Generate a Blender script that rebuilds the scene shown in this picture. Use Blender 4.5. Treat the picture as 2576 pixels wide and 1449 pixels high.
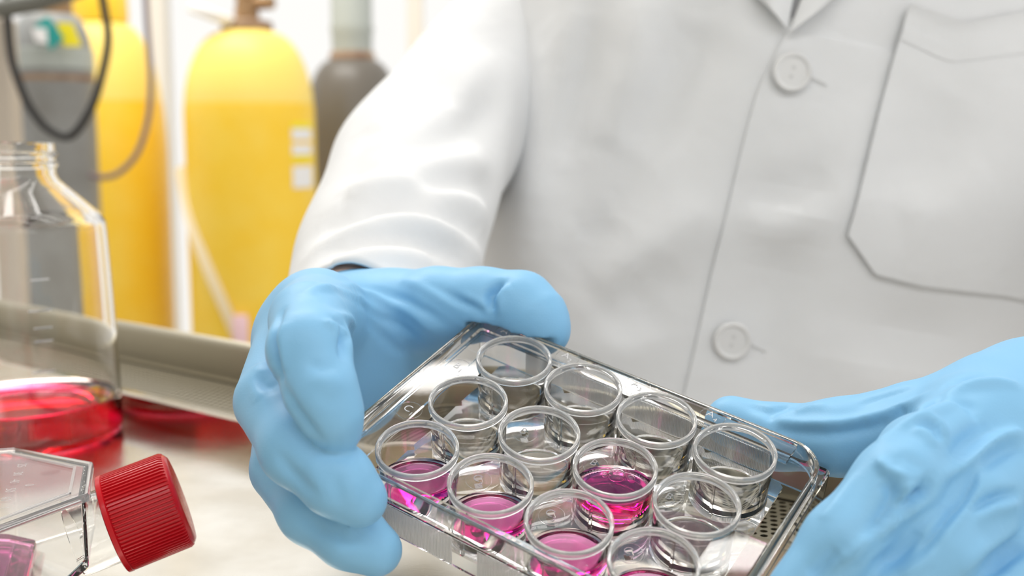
import bpy, bmesh, math, random
import numpy as np
from mathutils import Vector, Matrix

random.seed(7); rng = np.random.default_rng(7)
for o in list(bpy.data.objects): bpy.data.objects.remove(o)
SC = bpy.context.scene
COL = SC.collection

# ------------------------------------------------------------------ camera
FPX, CX, CY = 2850.0, 1288.0, 724.5            # focal length and centre in photo pixels
TH = math.atan(384.5 / FPX)                     # looking 7.7 degrees down
HC = 0.147                                      # lens height above the steel work surface
CAM = np.array([0.0, 0.0, HC])
FWD = np.array([0, math.cos(TH), -math.sin(TH)])
DWN = np.array([0, -math.sin(TH), -math.cos(TH)])
RGT = np.array([1.0, 0, 0])
cd = bpy.data.cameras.new('camera'); cam = bpy.data.objects.new('camera', cd); COL.objects.link(cam)
cam.location = CAM; cam.rotation_euler = (math.pi / 2 - TH, 0, 0)
cd.sensor_width = 36; cd.lens = FPX / 2576 * 36; cd.clip_start = 0.01; cd.clip_end = 60
cd.dof.use_dof = True; cd.dof.focus_distance = 0.345; cd.dof.aperture_fstop = 9.5
SC.camera = cam

# ------------------------------------------------------------------ light
w = bpy.data.worlds.new('daylight'); SC.world = w; w.use_nodes = True
bg = w.node_tree.nodes['Background']; bg.inputs[0].default_value = (1.0, 0.985, 0.955, 1); bg.inputs[1].default_value = 0.88

def area(name, loc, target, sx, sy, power, colour):
    l = bpy.data.lights.new(name, 'AREA'); l.shape = 'RECTANGLE'; l.size = sx; l.size_y = sy; l.energy = power; l.color = colour
    o = bpy.data.objects.new(name, l); COL.objects.link(o); o.location = loc
    o.rotation_euler = (Vector(target) - Vector(loc)).to_track_quat('-Z', 'Y').to_euler(); return o
for ty in (0.56, 0.76): area('hood_tube_light', (0.0, ty, 0.95), (0.0, ty - 0.15, 0.0), 1.15, 0.034, 1.7, (1.0, 0.98, 0.95))
area('added_front_fill', (0.15, -0.12, 0.72), (0.1, 0.6, 0.1), 1.1, 0.10, 2.0, (0.98, 0.99, 1.0))  # added fill above the lens, brightens the coat front and fingers
area('room_window_light', (-2.2, 1.0, 1.3), (0.0, 0.45, 0.05), 1.6, 1.6, 0.8, (1.0, 0.97, 0.92))
area('added_cylinder_fill', (-0.7, 1.70, 1.6), (-0.55, 2.15, 0.0), 1.4, 0.5, 22.0, (1.0, 0.97, 0.92))  # added fill out of view, brightens the yellow cylinders
SC.view_settings.view_transform = 'Standard'; SC.view_settings.look = 'None'
SC.view_settings.gamma = 1.0; SC.view_settings.use_curve_mapping = False; SC.view_settings.exposure = 0.2
SC.cycles.max_bounces = 15; SC.cycles.transmission_bounces = 15; SC.cycles.glossy_bounces = 6
SC.cycles.diffuse_bounces = 3; SC.cycles.transparent_max_bounces = 12; SC.cycles.blur_glossy = 0.5
SC.cycles.use_adaptive_sampling = True; SC.cycles.adaptive_threshold = 0.05; SC.cycles.use_denoising = True; SC.cycles.sample_clamp_indirect = 6.0

# ------------------------------------------------------------------ helpers
def P(px, py, d):                               # photo pixel at depth d (metres along the optical axis) -> world
    return CAM + RGT * ((px - CX) / FPX * d) + DWN * ((py - CY) / FPX * d) + FWD * d
def project(V):
    Q = np.asarray(V) - CAM; z = Q @ FWD
    return np.stack([CX + FPX * (Q @ RGT) / z, CY + FPX * (Q @ DWN) / z, z], -1)
def on_plane(px, py, z0):                       # photo pixel -> world point at height z0
    r = RGT * ((px - CX) / FPX) + DWN * ((py - CY) / FPX) + FWD
    return CAM + r * ((z0 - HC) / r[2])

MATS = {}
def mat(name, colour, rough=0.5, metal=0.0, trans=0.0, ior=1.45, spec=0.5, sss=0.0, emit=None, coat=0.0):
    if name in MATS: return MATS[name]
    m = bpy.data.materials.new(name); m.use_nodes = True
    b = m.node_tree.nodes['Principled BSDF']; I = b.inputs
    I['Base Color'].default_value = (*colour, 1); I['Roughness'].default_value = rough; I['Metallic'].default_value = metal
    I['Transmission Weight'].default_value = trans; I['IOR'].default_value = ior; I['Specular IOR Level'].default_value = spec
    I['Coat Weight'].default_value = coat
    if sss: I['Subsurface Weight'].default_value = sss; I['Subsurface Radius'].default_value = (0.004, 0.004, 0.004); I['Subsurface Scale'].default_value = 1.0
    if emit: I['Emission Color'].default_value = (*emit[:3], 1); I['Emission Strength'].default_value = emit[3]
    MATS[name] = m; return m
def nodes(m): return m.node_tree.nodes, m.node_tree.links, m.node_tree.nodes['Principled BSDF']
def bump(m, scale, strength, dist=0.001, stretch=(1, 1, 1), detail=4.0, coord='Object'):
    n, l, b = nodes(m)
    tc = n.new('ShaderNodeTexCoord'); mp = n.new('ShaderNodeMapping'); mp.inputs['Scale'].default_value = stretch
    t = n.new('ShaderNodeTexNoise'); t.inputs['Scale'].default_value = scale; t.inputs['Detail'].default_value = detail
    bp = n.new('ShaderNodeBump'); bp.inputs['Strength'].default_value = strength; bp.inputs['Distance'].default_value = dist
    l.new(tc.outputs[coord], mp.inputs[0]); l.new(mp.outputs[0], t.inputs['Vector']); l.new(t.outputs['Fac'], bp.inputs['Height'])
    prev = b.inputs['Normal'].links
    if prev: l.new(prev[0].from_socket, bp.inputs['Normal'])
    l.new(bp.outputs[0], b.inputs['Normal']); return m
def mottle(m, c1, c2, scale, stretch=(1, 1, 1), lo=0.35, hi=0.65, sock='Base Color', detail=4.0):
    n, l, b = nodes(m)
    tc = n.new('ShaderNodeTexCoord'); mp = n.new('ShaderNodeMapping'); mp.inputs['Scale'].default_value = stretch
    t = n.new('ShaderNodeTexNoise'); t.inputs['Scale'].default_value = scale; t.inputs['Detail'].default_value = detail
    r = n.new('ShaderNodeValToRGB'); r.color_ramp.elements[0].position = lo; r.color_ramp.elements[1].position = hi
    r.color_ramp.elements[0].color = (*c1, 1); r.color_ramp.elements[1].color = (*c2, 1)
    l.new(tc.outputs['Object'], mp.inputs[0]); l.new(mp.outputs[0], t.inputs['Vector']); l.new(t.outputs['Fac'], r.inputs[0])
    l.new(r.outputs[0], b.inputs[sock]); return m

def outward(V, F):                              # turn a closed surface's faces outwards
    V = np.asarray(V, float); V = V - V.mean(0); vol = 0.0
    for k in {len(f) for f in F}:
        G = np.array([f for f in F if len(f) == k])
        for i in range(1, k - 1): vol += float(np.einsum('ij,ij->', V[G[:, 0]], np.cross(V[G[:, i]], V[G[:, i + 1]])))
    return [tuple(f)[::-1] for f in F] if vol < 0 else F
def mesh(name, V, F, m, parent=None, smooth=40.0):
    if len(F) < 30000: F = outward(V, F)
    me = bpy.data.meshes.new(name)
    me.from_pydata(np.asarray(V, float).tolist(), [], F.tolist() if isinstance(F, np.ndarray) else [tuple(map(int, f)) for f in F]); me.validate()
    if m: me.materials.append(m)
    if smooth:
        me.polygons.foreach_set('use_smooth', [True] * len(me.polygons))
        if smooth < 180: me.set_sharp_from_angle(angle=math.radians(smooth))
    o = bpy.data.objects.new(name, me); COL.objects.link(o)
    if parent is not None: o.parent = parent
    return o
def tag(o, label=None, cat=None, group=None, kind=None):
    if label: o['label'] = label
    if cat: o['category'] = cat
    if group: o['group'] = group
    if kind: o['kind'] = kind
    return o
def empty(name, loc=(0, 0, 0), M=None):
    o = bpy.data.objects.new(name, None); COL.objects.link(o); o.empty_display_size = 0.02
    if M is not None: o.matrix_world = M
    else: o.location = loc
    return o

def lathe(prof, n=48):                          # profile (r, z); a point with r = 0 is a pole
    V, idx = [], []
    for r, z in prof:
        if r < 1e-9: idx.append([len(V)] * n); V.append((0, 0, z))
        else:
            idx.append(list(range(len(V), len(V) + n)))
            V += [(r * math.cos(2 * math.pi * k / n), r * math.sin(2 * math.pi * k / n), z) for k in range(n)]
    F = []
    for a, b in zip(idx[:-1], idx[1:]):
        for k in range(n):
            q = [a[k], a[(k + 1) % n], b[(k + 1) % n], b[k]]
            f = [q[i] for i in range(4) if q[i] not in q[:i]]
            if len(f) > 2: F.append(f)
    return V, F
def move(V, M):
    M = np.array(M); V = np.asarray(V, float); return V @ M[:3, :3].T + M[:3, 3]
def merge(parts):
    V, F = [], []
    for v, f in parts:
        k = len(V); V += [tuple(p) for p in v]; F += [tuple(i + k for i in q) for q in f]
    return V, F
def box(x0, x1, y0, y1, z0, z1):
    V = [(x, y, z) for x in (x0, x1) for y in (y0, y1) for z in (z0, z1)]
    return V, [(0, 1, 3, 2), (4, 6, 7, 5), (0, 4, 5, 1), (2, 3, 7, 6), (0, 2, 6, 4), (1, 5, 7, 3)]
def bevel(o, wdt, seg=2):
    b = o.modifiers.new('bevel', 'BEVEL'); b.width = wdt; b.segments = seg; b.limit_method = 'ANGLE'; return o
def prism(poly, z0, z1):
    n = len(poly); V = [(x, y, z0) for x, y in poly] + [(x, y, z1) for x, y in poly]
    F = [tuple(range(n))[::-1], tuple(range(n, 2 * n))] + [(i, (i + 1) % n, n + (i + 1) % n, n + i) for i in range(n)]
    return V, F
def frame(d, up=(0, 0, 1)):
    d = np.asarray(d, float); d = d / np.linalg.norm(d); u = np.asarray(up, float)
    if abs(d @ u) > 0.98: u = np.array([1.0, 0, 0])
    x = np.cross(u, d); x /= np.linalg.norm(x); return x, np.cross(d, x), d
def spline(pts, n):                             # Catmull-Rom through rows of pts
    p = np.asarray(pts, float); p = np.vstack([2 * p[0] - p[1], p, 2 * p[-1] - p[-2]]); out = []
    m = len(p) - 3
    for t in np.linspace(0, m - 1e-6, n):
        i = int(t); u = t - i; a, b, c, d = p[i:i + 4]
        out.append(0.5 * (2 * b + (c - a) * u + (2 * a - 5 * b + 4 * c - d) * u * u + (3 * b - a - 3 * c + d) * u ** 3))
    return np.array(out)
def tube(path, rad, n=12, cap=True):
    path = np.asarray(path, float); rad = np.broadcast_to(np.asarray(rad, float), (len(path),))
    T = np.gradient(path, axis=0); T /= np.linalg.norm(T, axis=1)[:, None]
    x, y, _ = frame(T[0]); V, F = [], []
    for i, (p, t, r) in enumerate(zip(path, T, rad)):
        x = x - t * (x @ t); x /= np.linalg.norm(x); y = np.cross(t, x)
        for k in range(n):
            a = 2 * math.pi * k / n; V.append(p + r * (x * math.cos(a) + y * math.sin(a)))
    for i in range(len(path) - 1):
        for k in range(n):
            F.append((i * n + k, i * n + (k + 1) % n, (i + 1) * n + (k + 1) % n, (i + 1) * n + k))
    if cap: F.append(tuple(range(n))[::-1]); F.append(tuple((len(path) - 1) * n + k for k in range(n)))
    return V, F

# ---- signed distance modelling (for the gloves and the body): grid + surface nets
def surface_nets(chains, carve, k_in, lo, hi, h):
    lo = np.asarray(lo, float); n = np.ceil((np.asarray(hi) - lo) / h).astype(int) + 1
    ax = [(lo[i] + h * np.arange(n[i])).astype(np.float32) for i in range(3)]
    D = np.full(tuple(n), 0.05, np.float32)
    for pts, k in chains:                       # each chain is evaluated only in its own neighbourhood
        A = np.array(pts); mg = max(k, k_in) + 2.5 * h; a = (A[:, :3] - A[:, 3:]).min(0) - mg; b = (A[:, :3] + A[:, 3:]).max(0) + mg
        i0 = np.clip(np.floor((a - lo) / h).astype(int), 0, n - 1); i1 = np.clip(np.ceil((b - lo) / h).astype(int) + 1, 1, n)
        if (i1 <= i0).any(): continue
        X = np.stack(np.meshgrid(*[ax[q][i0[q]:i1[q]] for q in range(3)], indexing='ij'), -1); shp = X.shape[:3]; X = X.reshape(-1, 3)
        d = np.full(len(X), 0.05, np.float32)
        for p, q in zip(pts[:-1], pts[1:]): d = smin(d, cone_sd(X, np.array(p[:3]), np.array(q[:3]), p[3], q[3]), k_in)
        s_ = tuple(slice(i0[q], i1[q]) for q in range(3)); D[s_] = smin(D[s_], d.reshape(shp), k)
    if carve is not None:
        near = np.argwhere(np.abs(D) < 0.02); X = np.stack([ax[q][near[:, q]] for q in range(3)], -1)
        D[tuple(near.T)] = np.maximum(D[tuple(near.T)], -carve(X))
    S = D < 0
    c = np.zeros(tuple(n - 1), np.int16)
    offs = [(i, j, k) for i in (0, 1) for j in (0, 1) for k in (0, 1)]
    sl = lambda A, o: A[o[0]:A.shape[0] - 1 + o[0], o[1]:A.shape[1] - 1 + o[1], o[2]:A.shape[2] - 1 + o[2]]
    for o in offs: c += sl(S, o)
    act = np.argwhere((c > 0) & (c < 8))
    acc = np.zeros((len(act), 3)); cnt = np.zeros(len(act))
    for a in offs:
        for axis in range(3):
            if a[axis]: continue
            b = list(a); b[axis] = 1
            da = D[act[:, 0] + a[0], act[:, 1] + a[1], act[:, 2] + a[2]]; db = D[act[:, 0] + b[0], act[:, 1] + b[1], act[:, 2] + b[2]]
            cr = (da < 0) != (db < 0); t = np.where(cr, da / np.where(cr, da - db, 1), 0)
            p = np.tile(np.array(a, float), (len(act), 1)); p[:, axis] = t
            acc[cr] += p[cr]; cnt[cr] += 1
    V = lo + h * (act + acc / cnt[:, None])
    idx = -np.ones(tuple(n - 1), np.int64); idx[tuple(act.T)] = np.arange(len(act))
    F = []
    for axis in range(3):
        u, v = [(1, 2), (2, 0), (0, 1)][axis]
        sa = [slice(None)] * 3; sb = [slice(None)] * 3; sa[axis] = slice(0, -1); sb[axis] = slice(1, None)
        E = np.argwhere(S[tuple(sa)] != S[tuple(sb)])
        E = E[(E[:, u] > 0) & (E[:, v] > 0) & (E[:, u] < n[u] - 1) & (E[:, v] < n[v] - 1)]
        du = np.zeros(3, int); dv = np.zeros(3, int); du[u] = 1; dv[v] = 1
        q = np.stack([idx[tuple((E - du - dv).T)], idx[tuple((E - dv).T)], idx[tuple(E.T)], idx[tuple((E - du).T)]], 1)
        ins = S[tuple(E.T)]
        q[~ins] = q[~ins][:, ::-1]; F.append(q)
    return V, np.vstack(F)
def scatter(idx, val, n): return np.stack([np.bincount(idx, weights=val[:, i], minlength=n) for i in range(3)], 1)
def normals(V, F):
    F = np.asarray(F); N = np.cross(V[F[:, 2]] - V[F[:, 0]], V[F[:, 3]] - V[F[:, 1]])
    out = scatter(F.T.ravel(), np.tile(N, (4, 1)), len(V))
    return out / np.maximum(np.linalg.norm(out, axis=1), 1e-12)[:, None]
def relax(V, F, it=2, k=0.5):
    F = np.asarray(F); e = np.vstack([F[:, [0, 1]], F[:, [1, 2]], F[:, [2, 3]], F[:, [3, 0]]]); e = np.vstack([e, e[:, ::-1]])
    cnt = np.bincount(e[:, 0], minlength=len(V))
    for _ in range(it): V = V + k * (scatter(e[:, 0], V[e[:, 1]], len(V)) / np.maximum(cnt, 1)[:, None] - V)
    return V
def cone_sd(X, a, b, ra, rb, flat=None):
    a = a.astype(np.float32); b = b.astype(np.float32); d = b - a; L = float(d @ d)
    Y = X - a; t = np.clip(Y @ d / max(L, 1e-12), 0, 1)
    return np.linalg.norm(Y - t[:, None] * d, axis=1) - (ra + t * (rb - ra))
def smin(a, b, k):
    h = np.clip(0.5 + 0.5 * (b - a) / k, 0, 1); return b + (a - b) * h - k * h * (1 - h)
def smoothstep(x): x = np.clip(x, 0, 1); return x * x * (3 - 2 * x)
def sculpt(V, F, strokes):                      # each stroke: [(px,py)...], height (mm), half-width (mm): ridges and creases on the side seen
    V = np.array(V, float); N = normals(V, F); pr = project(V); view = V - CAM; view /= np.linalg.norm(view, axis=1)[:, None]
    front = (N * view).sum(1) < 0.15; disp = np.zeros(len(V))
    for pts, amp, sig in strokes:
        sp = spline([(a, b) for a, b in pts], 10 * len(pts)) if len(pts) > 2 else np.linspace(pts[0], pts[1], 20)
        mg = 3.2 * sig / 1000 * FPX / 0.3 + 12; b0, b1 = sp.min(0) - mg, sp.max(0) + mg
        sel = np.where(front & (pr[:, 0] > b0[0]) & (pr[:, 0] < b1[0]) & (pr[:, 1] > b0[1]) & (pr[:, 1] < b1[1]))[0]
        if not len(sel): continue
        A = []
        for j, s in enumerate(sp):
            d2 = (pr[sel, 0] - s[0]) ** 2 + (pr[sel, 1] - s[1]) ** 2
            near = sel[d2 < max(d2.min() * 4, 160)]
            i = near[np.argmin(pr[near, 2])]; A.append(np.append(V[i], math.sin(math.pi * (j + 0.7) / (len(sp) + 0.4)) ** 0.6))
        A = np.array(A); ap = np.vstack([A[:1, :3]] * 3 + [A[:, :3]] + [A[-1:, :3]] * 3); A[:, :3] = sum(ap[q:q + len(A)] for q in range(7)) / 7; dist = np.full(len(sel), 9.0); wgt = np.zeros(len(sel)); Vs = V[sel]
        for a in A:
            d = ((Vs - a[:3]) ** 2).sum(1); m = d < dist; dist[m] = d[m]; wgt[m] = a[3]
        disp[sel] += amp * 1e-3 * wgt * np.exp(-0.5 * dist / (sig * 1e-3) ** 2)
    return V + N * disp[:, None]

# ------------------------------------------------------------------ materials
PLASTIC = mat('clear_polystyrene', (1, 1, 1), 0.02, trans=0.99, ior=1.37)
EDGE = mat('milky_polystyrene', (1, 0.98, 0.98), 0.12, trans=0.8, ior=1.36)
RIMM = mat('well_rim_polystyrene', (1, 1, 1), 0.05, trans=0.78, ior=1.38)  # milkier than the wells: white lamp glare on the rims put into the material
FROST = bump(mat('ridged_polystyrene', (1, 1, 1), 0.25, trans=0.5, ior=1.36), 900, 0.15, 0.0004)
MARK = mat('moulded_mark', (0.9, 0.9, 0.92), 0.35, trans=0.35, ior=1.5)
GLASSY = mat('clear_bottle_plastic', (1, 0.995, 0.985), 0.02, trans=1.0, ior=1.33)
def tinted(name, absorb, density):              # clear liquid whose colour deepens with thickness
    m = mat(name, (1, 1, 1), 0.0, trans=1.0, ior=1.33); n = m.node_tree.nodes; v = n.new('ShaderNodeVolumeAbsorption')
    v.inputs['Color'].default_value = (*[1 - a for a in absorb], 1); v.inputs['Density'].default_value = density
    m.node_tree.links.new(v.outputs[0], n['Material Output'].inputs['Volume']); return m
PINK = tinted('pink_medium', (0.005, 1.0, 0.30), 240.0)
PINK2 = tinted('thin_pink_medium', (0.005, 1.0, 0.30), 95.0)
REDMED = tinted('red_medium', (0.06, 1.0, 0.62), 130.0)
GLOVE = mat('blue_nitrile', (0.25, 0.54, 0.82), 0.45, spec=0.35, sss=0.0)
bump(GLOVE, 1500, 0.10, 0.0005); bump(GLOVE, 90, 0.08, 0.002, detail=3)
CLOTH = mat('white_cotton', (0.812, 0.82, 0.832), 0.9, spec=0.1)
bump(CLOTH, 1400, 0.12, 0.0006); bump(CLOTH, 28, 0.35, 0.006, detail=3)
BUTTON = mat('white_button', (0.80, 0.80, 0.80), 0.35)
THREAD = mat('thread', (0.70, 0.70, 0.70), 0.9)
SHIRT = mat('grey_shirt', (0.30, 0.30, 0.31), 0.9)
SKIN = mat('skin', (0.88, 0.60, 0.48), 0.5, sss=0.2)
STEEL = mat('brushed_steel', (0.78, 0.72, 0.62), 0.26, 1.0)
mottle(STEEL, (0.80, 0.75, 0.65), (1.0, 0.97, 0.90), 16, (1, 1, 1), 0.38, 0.62)
mottle(STEEL, (0.13, 0.13, 0.13), (0.22, 0.22, 0.22), 9, (1, 3, 1), 0.3, 0.7, 'Roughness')
bump(STEEL, 220, 0.035, 0.0005, (1, 10, 1))
STEEL2 = mat('grille_steel', (0.43, 0.39, 0.30), 0.34, 1.0); bump(STEEL2, 400, 0.08, 0.0005, (1, 1, 8))
POLISH = mat('polished_steel', (0.60, 0.55, 0.46), 0.12, 1.0)
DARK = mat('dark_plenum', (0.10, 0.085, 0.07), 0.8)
REDCAP = mat('red_cap_plastic', (0.60, 0.008, 0.016), 0.26)
YEL = mat('yellow_paint', (1.0, 0.70, 0.025), 0.45); bump(YEL, 60, 0.1, 0.002); 
mottle(YEL, (1.0, 0.63, 0.03), (1.0, 0.70, 0.09), 9)
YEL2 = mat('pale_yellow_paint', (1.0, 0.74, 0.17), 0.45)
GREYC = mat('grey_paint', (0.30, 0.31, 0.30), 0.45); mottle(GREYC, (0.24, 0.235, 0.22), (0.33, 0.34, 0.335), 7)
GREYP = mat('pale_grey_green_paint', (0.42, 0.45, 0.42), 0.5)
BROWNC = mat('dark_brown_grey_paint', (0.14, 0.125, 0.105), 0.35)
RUST = mat('rusty_steel', (0.30, 0.17, 0.09), 0.7); mottle(RUST, (0.22, 0.12, 0.07), (0.42, 0.30, 0.20), 40)
BRASS = mat('brown_brass', (0.36, 0.22, 0.11), 0.4, 0.6)
BLACKR = mat('black_rubber', (0.018, 0.016, 0.015), 0.5)
PURPR = mat('mauve_rubber', (0.22, 0.16, 0.17), 0.5)
CREAM = mat('cream_frame', (0.86, 0.80, 0.70), 0.5)
WALLM = bump(mat('wall_paint', (0.80, 0.77, 0.72), 0.8), 90, 0.1, 0.003)
FLOORM = mottle(mat('vinyl_floor', (0.5, 0.47, 0.42), 0.5), (0.44, 0.41, 0.37), (0.55, 0.52, 0.47), 6)
PANE = mat('window_glass', (1, 1, 1), 0.0, trans=1.0, ior=1.01)
STRAPM = mat('webbing', (0.80, 0.66, 0.42), 0.8)
WHITEL = mat('white_label', (0.86, 0.85, 0.84), 0.6)
YELL = mat('yellow_label', (0.95, 0.80, 0.02), 0.6)
TEALL = mat('teal_label', (0.02, 0.33, 0.30), 0.6)
BEIGE = mat('beige_enamel', (0.55, 0.48, 0.40), 0.6)
WHITEP = mat('white_plastic', (0.88, 0.86, 0.84), 0.4)

# ------------------------------------------------------------------ setting
ZF = -0.86                                      # room floor, below the cabinet's work surface
tag(mesh('floor', *box(-3.0, 3.5, -1.2, 3.40, ZF - 0.05, ZF), FLOORM, smooth=0), kind='structure')
WY = 3.30
wl = merge([box(-3.0, 3.5, WY, WY + 0.12, ZF, -0.60), box(-3.0, 3.5, WY, WY + 0.12, 1.9, 2.2),
            box(-3.0, -2.4, WY, WY + 0.12, -0.60, 1.9), box(2.6, 3.5, WY, WY + 0.12, -0.60, 1.9)])
tag(mesh('wall_back', *wl, WALLM, smooth=0), kind='structure')
wn = tag(empty('window_1', (0, WY, -0.60)), kind='structure')
bars = [(-2.4, 2.6, -0.60, -0.54), (-2.4, 2.6, 1.84, 1.90)]
for z0, z1 in ((-0.60, -0.54), (1.84, 1.90)):
    o = mesh('window_frame', *box(-2.4, 2.6, WY + 0.02, WY + 0.09, z0, z1), CREAM, None, 0); o.parent = wn; o.matrix_parent_inverse = Matrix.Translation((0, -WY, 0.60))
for x in (-2.37, -1.62, -1.02, -0.28, 0.45, 1.2, 1.95, 2.57):
    o = mesh('window_frame', *box(x - 0.022, x + 0.022, WY + 0.02, WY + 0.09, -0.54, 1.84), CREAM, None, 0); o.parent = wn; o.matrix_parent_inverse = Matrix.Translation((0, -WY, 0.60))
o = mesh('window_pane', *box(-2.36, 2.56, WY + 0.050, WY + 0.056, -0.54, 1.84), PANE, None, 0); o.parent = wn; o.matrix_parent_inverse = Matrix.Translation((0, -WY, 0.60))

# ---- cabinet work surface and its front air grille (yawed to the view)
L = np.array([0.788, -0.616]); Nn = np.array([0.616, 0.788]); G0 = np.array([-0.163, 0.549])
def gp(s, t): return G0 + L * s + Nn * t
poly = [gp(-1.1, 0.0), gp(1.0, 0.0), gp(1.0, -0.85), gp(-1.1, -0.85)]
ws = mesh('work_surface', *prism([tuple(p) for p in poly][::-1], -0.004, 0.0), STEEL, smooth=0)
tag(ws, 'brushed stainless steel work surface under the flask and bottle', 'work surface')
GR = empty('air_grille', (*gp(-0.05, 0.0), 0.0))
GR.rotation_euler = (0, 0, math.atan2(L[1], L[0])); tag(GR, 'raised steel grille with round holes and an upright lip behind the plate', 'air grille')
GW, GH, GT = 0.053, 0.0138, 0.0355              # grille depth, height, lip height
S0, S1 = -1.05, 1.0
sec = [(0, 0), (0, GH - 0.0012), (0.0012, GH), (0.006, GH), (0.006, GH - 0.0012), (0.0012, GH - 0.0012), (0.0012, 0)]
def sweep_x(sec, x0, x1):
    n = len(sec); V = [(x, y, z) for x in (x0, x1) for y, z in sec]
    F = [(i, (i + 1) % n, n + (i + 1) % n, n + i) for i in range(n)] + [tuple(range(n))[::-1], tuple(range(n, 2 * n))]
    return V, F
mesh('front_step', *sweep_x(sec, S0, S1), POLISH, GR, 30)
sec = [(GW - 0.004, GH - 0.0012), (GW - 0.004, GH), (GW, GH + 0.0004), (GW, GT - 0.004)]
for k in range(7):
    a = math.pi * (1 - k / 6); sec.append((GW + 0.0035 + 0.0035 * math.cos(a), GT - 0.0035 + 0.0035 * math.sin(a)))
sec += [(GW + 0.007, GT - 0.012), (GW + 0.0055, GT - 0.012), (GW + 0.0055, GT - 0.005), (GW + 0.0015, GT - 0.005), (GW + 0.0015, GH - 0.0012)]
mesh('upright_lip', *sweep_x(sec, S0, S1), STEEL2, GR, 30)
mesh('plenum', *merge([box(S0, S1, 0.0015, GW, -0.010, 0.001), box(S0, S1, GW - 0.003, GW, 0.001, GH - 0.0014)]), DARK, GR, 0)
# perforated sheet: cells with a round hole, staggered rows
V, F = [], []; pitch = 0.0040; ang = [math.pi / 4 * k + math.pi / 8 for k in range(8)]
rows = int((GW - 0.010) / pitch); hr = 0.00140; y0r = 0.006
for r in range(rows):
    off = (r % 2) * pitch / 2
    for c in range(int(-0.62 / pitch), int(0.60 / pitch)):
        cx, cy = c * pitch + off + pitch / 2, y0r + (r + 0.5) * pitch; k = len(V); hp = pitch / 2
        sq = [(hp, hp * 0.414), (hp * 0.414, hp), (-hp * 0.414, hp), (-hp, hp * 0.414), (-hp, -hp * 0.414), (-hp * 0.414, -hp), (hp * 0.414, -hp), (hp, -hp * 0.414)]
        for q in range(8):
            V.append((cx + sq[q][0], cy + sq[q][1], GH)); V.append((cx + hr * math.cos(ang[q]), cy + hr * math.sin(ang[q]), GH)); V.append((cx + hr * math.cos(ang[q]), cy + hr * math.sin(ang[q]), GH - 0.0010))
        for q in range(8):
            p = (q + 1) % 8; F.append((k + 3 * q, k + 3 * p, k + 3 * p + 1, k + 3 * q + 1)); F.append((k + 3 * q + 1, k + 3 * p + 1, k + 3 * p + 2, k + 3 * q + 2))
        for s1, s2, cxn, cyn in ((0, 1, hp, hp), (2, 3, -hp, hp), (4, 5, -hp, -hp), (6, 7, hp, -hp)):
            V.append((cx + cxn, cy + cyn, GH)); F.append((k + 3 * s1, len(V) - 1, k + 3 * s2))
pf = mesh('perforated_sheet', V, F, STEEL2, GR, 30); pf['kind'] = 'stuff'

# back panel of the cabinet, unseen behind the lens, added to darken steel reflections
bp_ = mesh('wall_cabinet', *prism([tuple(gp(-1.1, -0.86)), tuple(gp(1.0, -0.86)), tuple(gp(1.0, -0.87)), tuple(gp(-1.1, -0.87))], -0.004, 0.62), STEEL2, smooth=0); tag(bp_, kind='structure')
# cabinet roof panel over the tube lights, unseen, added to cut light from above
tag(mesh('ceiling', *box(-1.1, 1.1, -0.45, 0.92, 0.975, 0.99), mat('cabinet_roof_paint', (0.62, 0.62, 0.60), 0.6), smooth=0), kind='structure')

# ------------------------------------------------------------------ twelve-well plate
PR = np.array([[0.83581185, 0.54868629, 0.01902392], [0.32143154, -0.46095626, -0.82716449], [-0.44508462, 0.69746877, -0.56163778]])
PT = np.array([0.69937095, 22.67110239, 368.79343593]) * 1e-3
B = np.stack([RGT, DWN, FWD], 1)                # camera axes -> world
PLR = B @ PR; PLT = CAM + B @ PT               # plate axes (x along the columns, y towards row A, z up) and the centre of the rim of well A1
def plate(V): return np.asarray(V, float) * 1e-3 @ PLR.T + PLT
BASE = np.array([38.94, -25.95, -20.0])         # centre of the plate's underside
MP = np.eye(4); MP[:3, :3] = PLR; MP[:3, 3] = plate(BASE)
PL = empty('well_plate', M=Matrix(MP)); tag(PL, 'clear plastic twelve-well plate held tilted between the two gloves', 'well plate')
def pmesh(name, V, F, m, parent=None, smooth=35): # millimetres in plate axes
    return mesh(name, (np.asarray(V, float) - BASE) * 1e-3, F, m, parent or PL, smooth)
X0, X1, Y0, Y1 = -24.94, 102.82, -68.69, 16.79
def rrect(inset, z, rl, rr, n=10):              # rounded rectangle loop; corner radii on the left and right ends
    x0, x1, y0, y1 = X0 + inset, X1 - inset, Y0 + inset, Y1 - inset; out = []
    for cx, cy, r, a0 in ((x1, y1, rr, 0), (x0, y1, rl, 90), (x0, y0, rl, 180), (x1, y0, rr, 270)):
        sx = -1 if cx == x1 else 1; sy = -1 if cy == y1 else 1
        for k in range(n + 1):
            a = math.radians(a0 + 90 * k / n); out.append((cx + sx * r + r * math.cos(a), cy + sy * r + r * math.sin(a), z))
    return out
def ring_sweep(loops):                          # closed cross-section swept around the rectangle
    n = len(loops[0]); V = [p for l in loops for p in l]; F = []; m = len(loops)
    for i in range(m):
        for k in range(n):
            j = (i + 1) % m; F.append((i * n + k, i * n + (k + 1) % n, j * n + (k + 1) % n, j * n + k))
    return V, F
sk = [(0, -20, 1.8, 1.8), (0, -8.3, 1.8, 1.8), (0.3, -8.0, 1.6, 1.6), (2.5, -8.0, 1.2, 1.2), (2.5, -9.2, 1.2, 1.2), (1.25, -9.4, 1.0, 1.0), (1.25, -20, 1.0, 1.0)]
pmesh('skirt', *ring_sweep([rrect(i, z, a, b) for i, z, a, b in sk][::-1]), PLASTIC)
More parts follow.
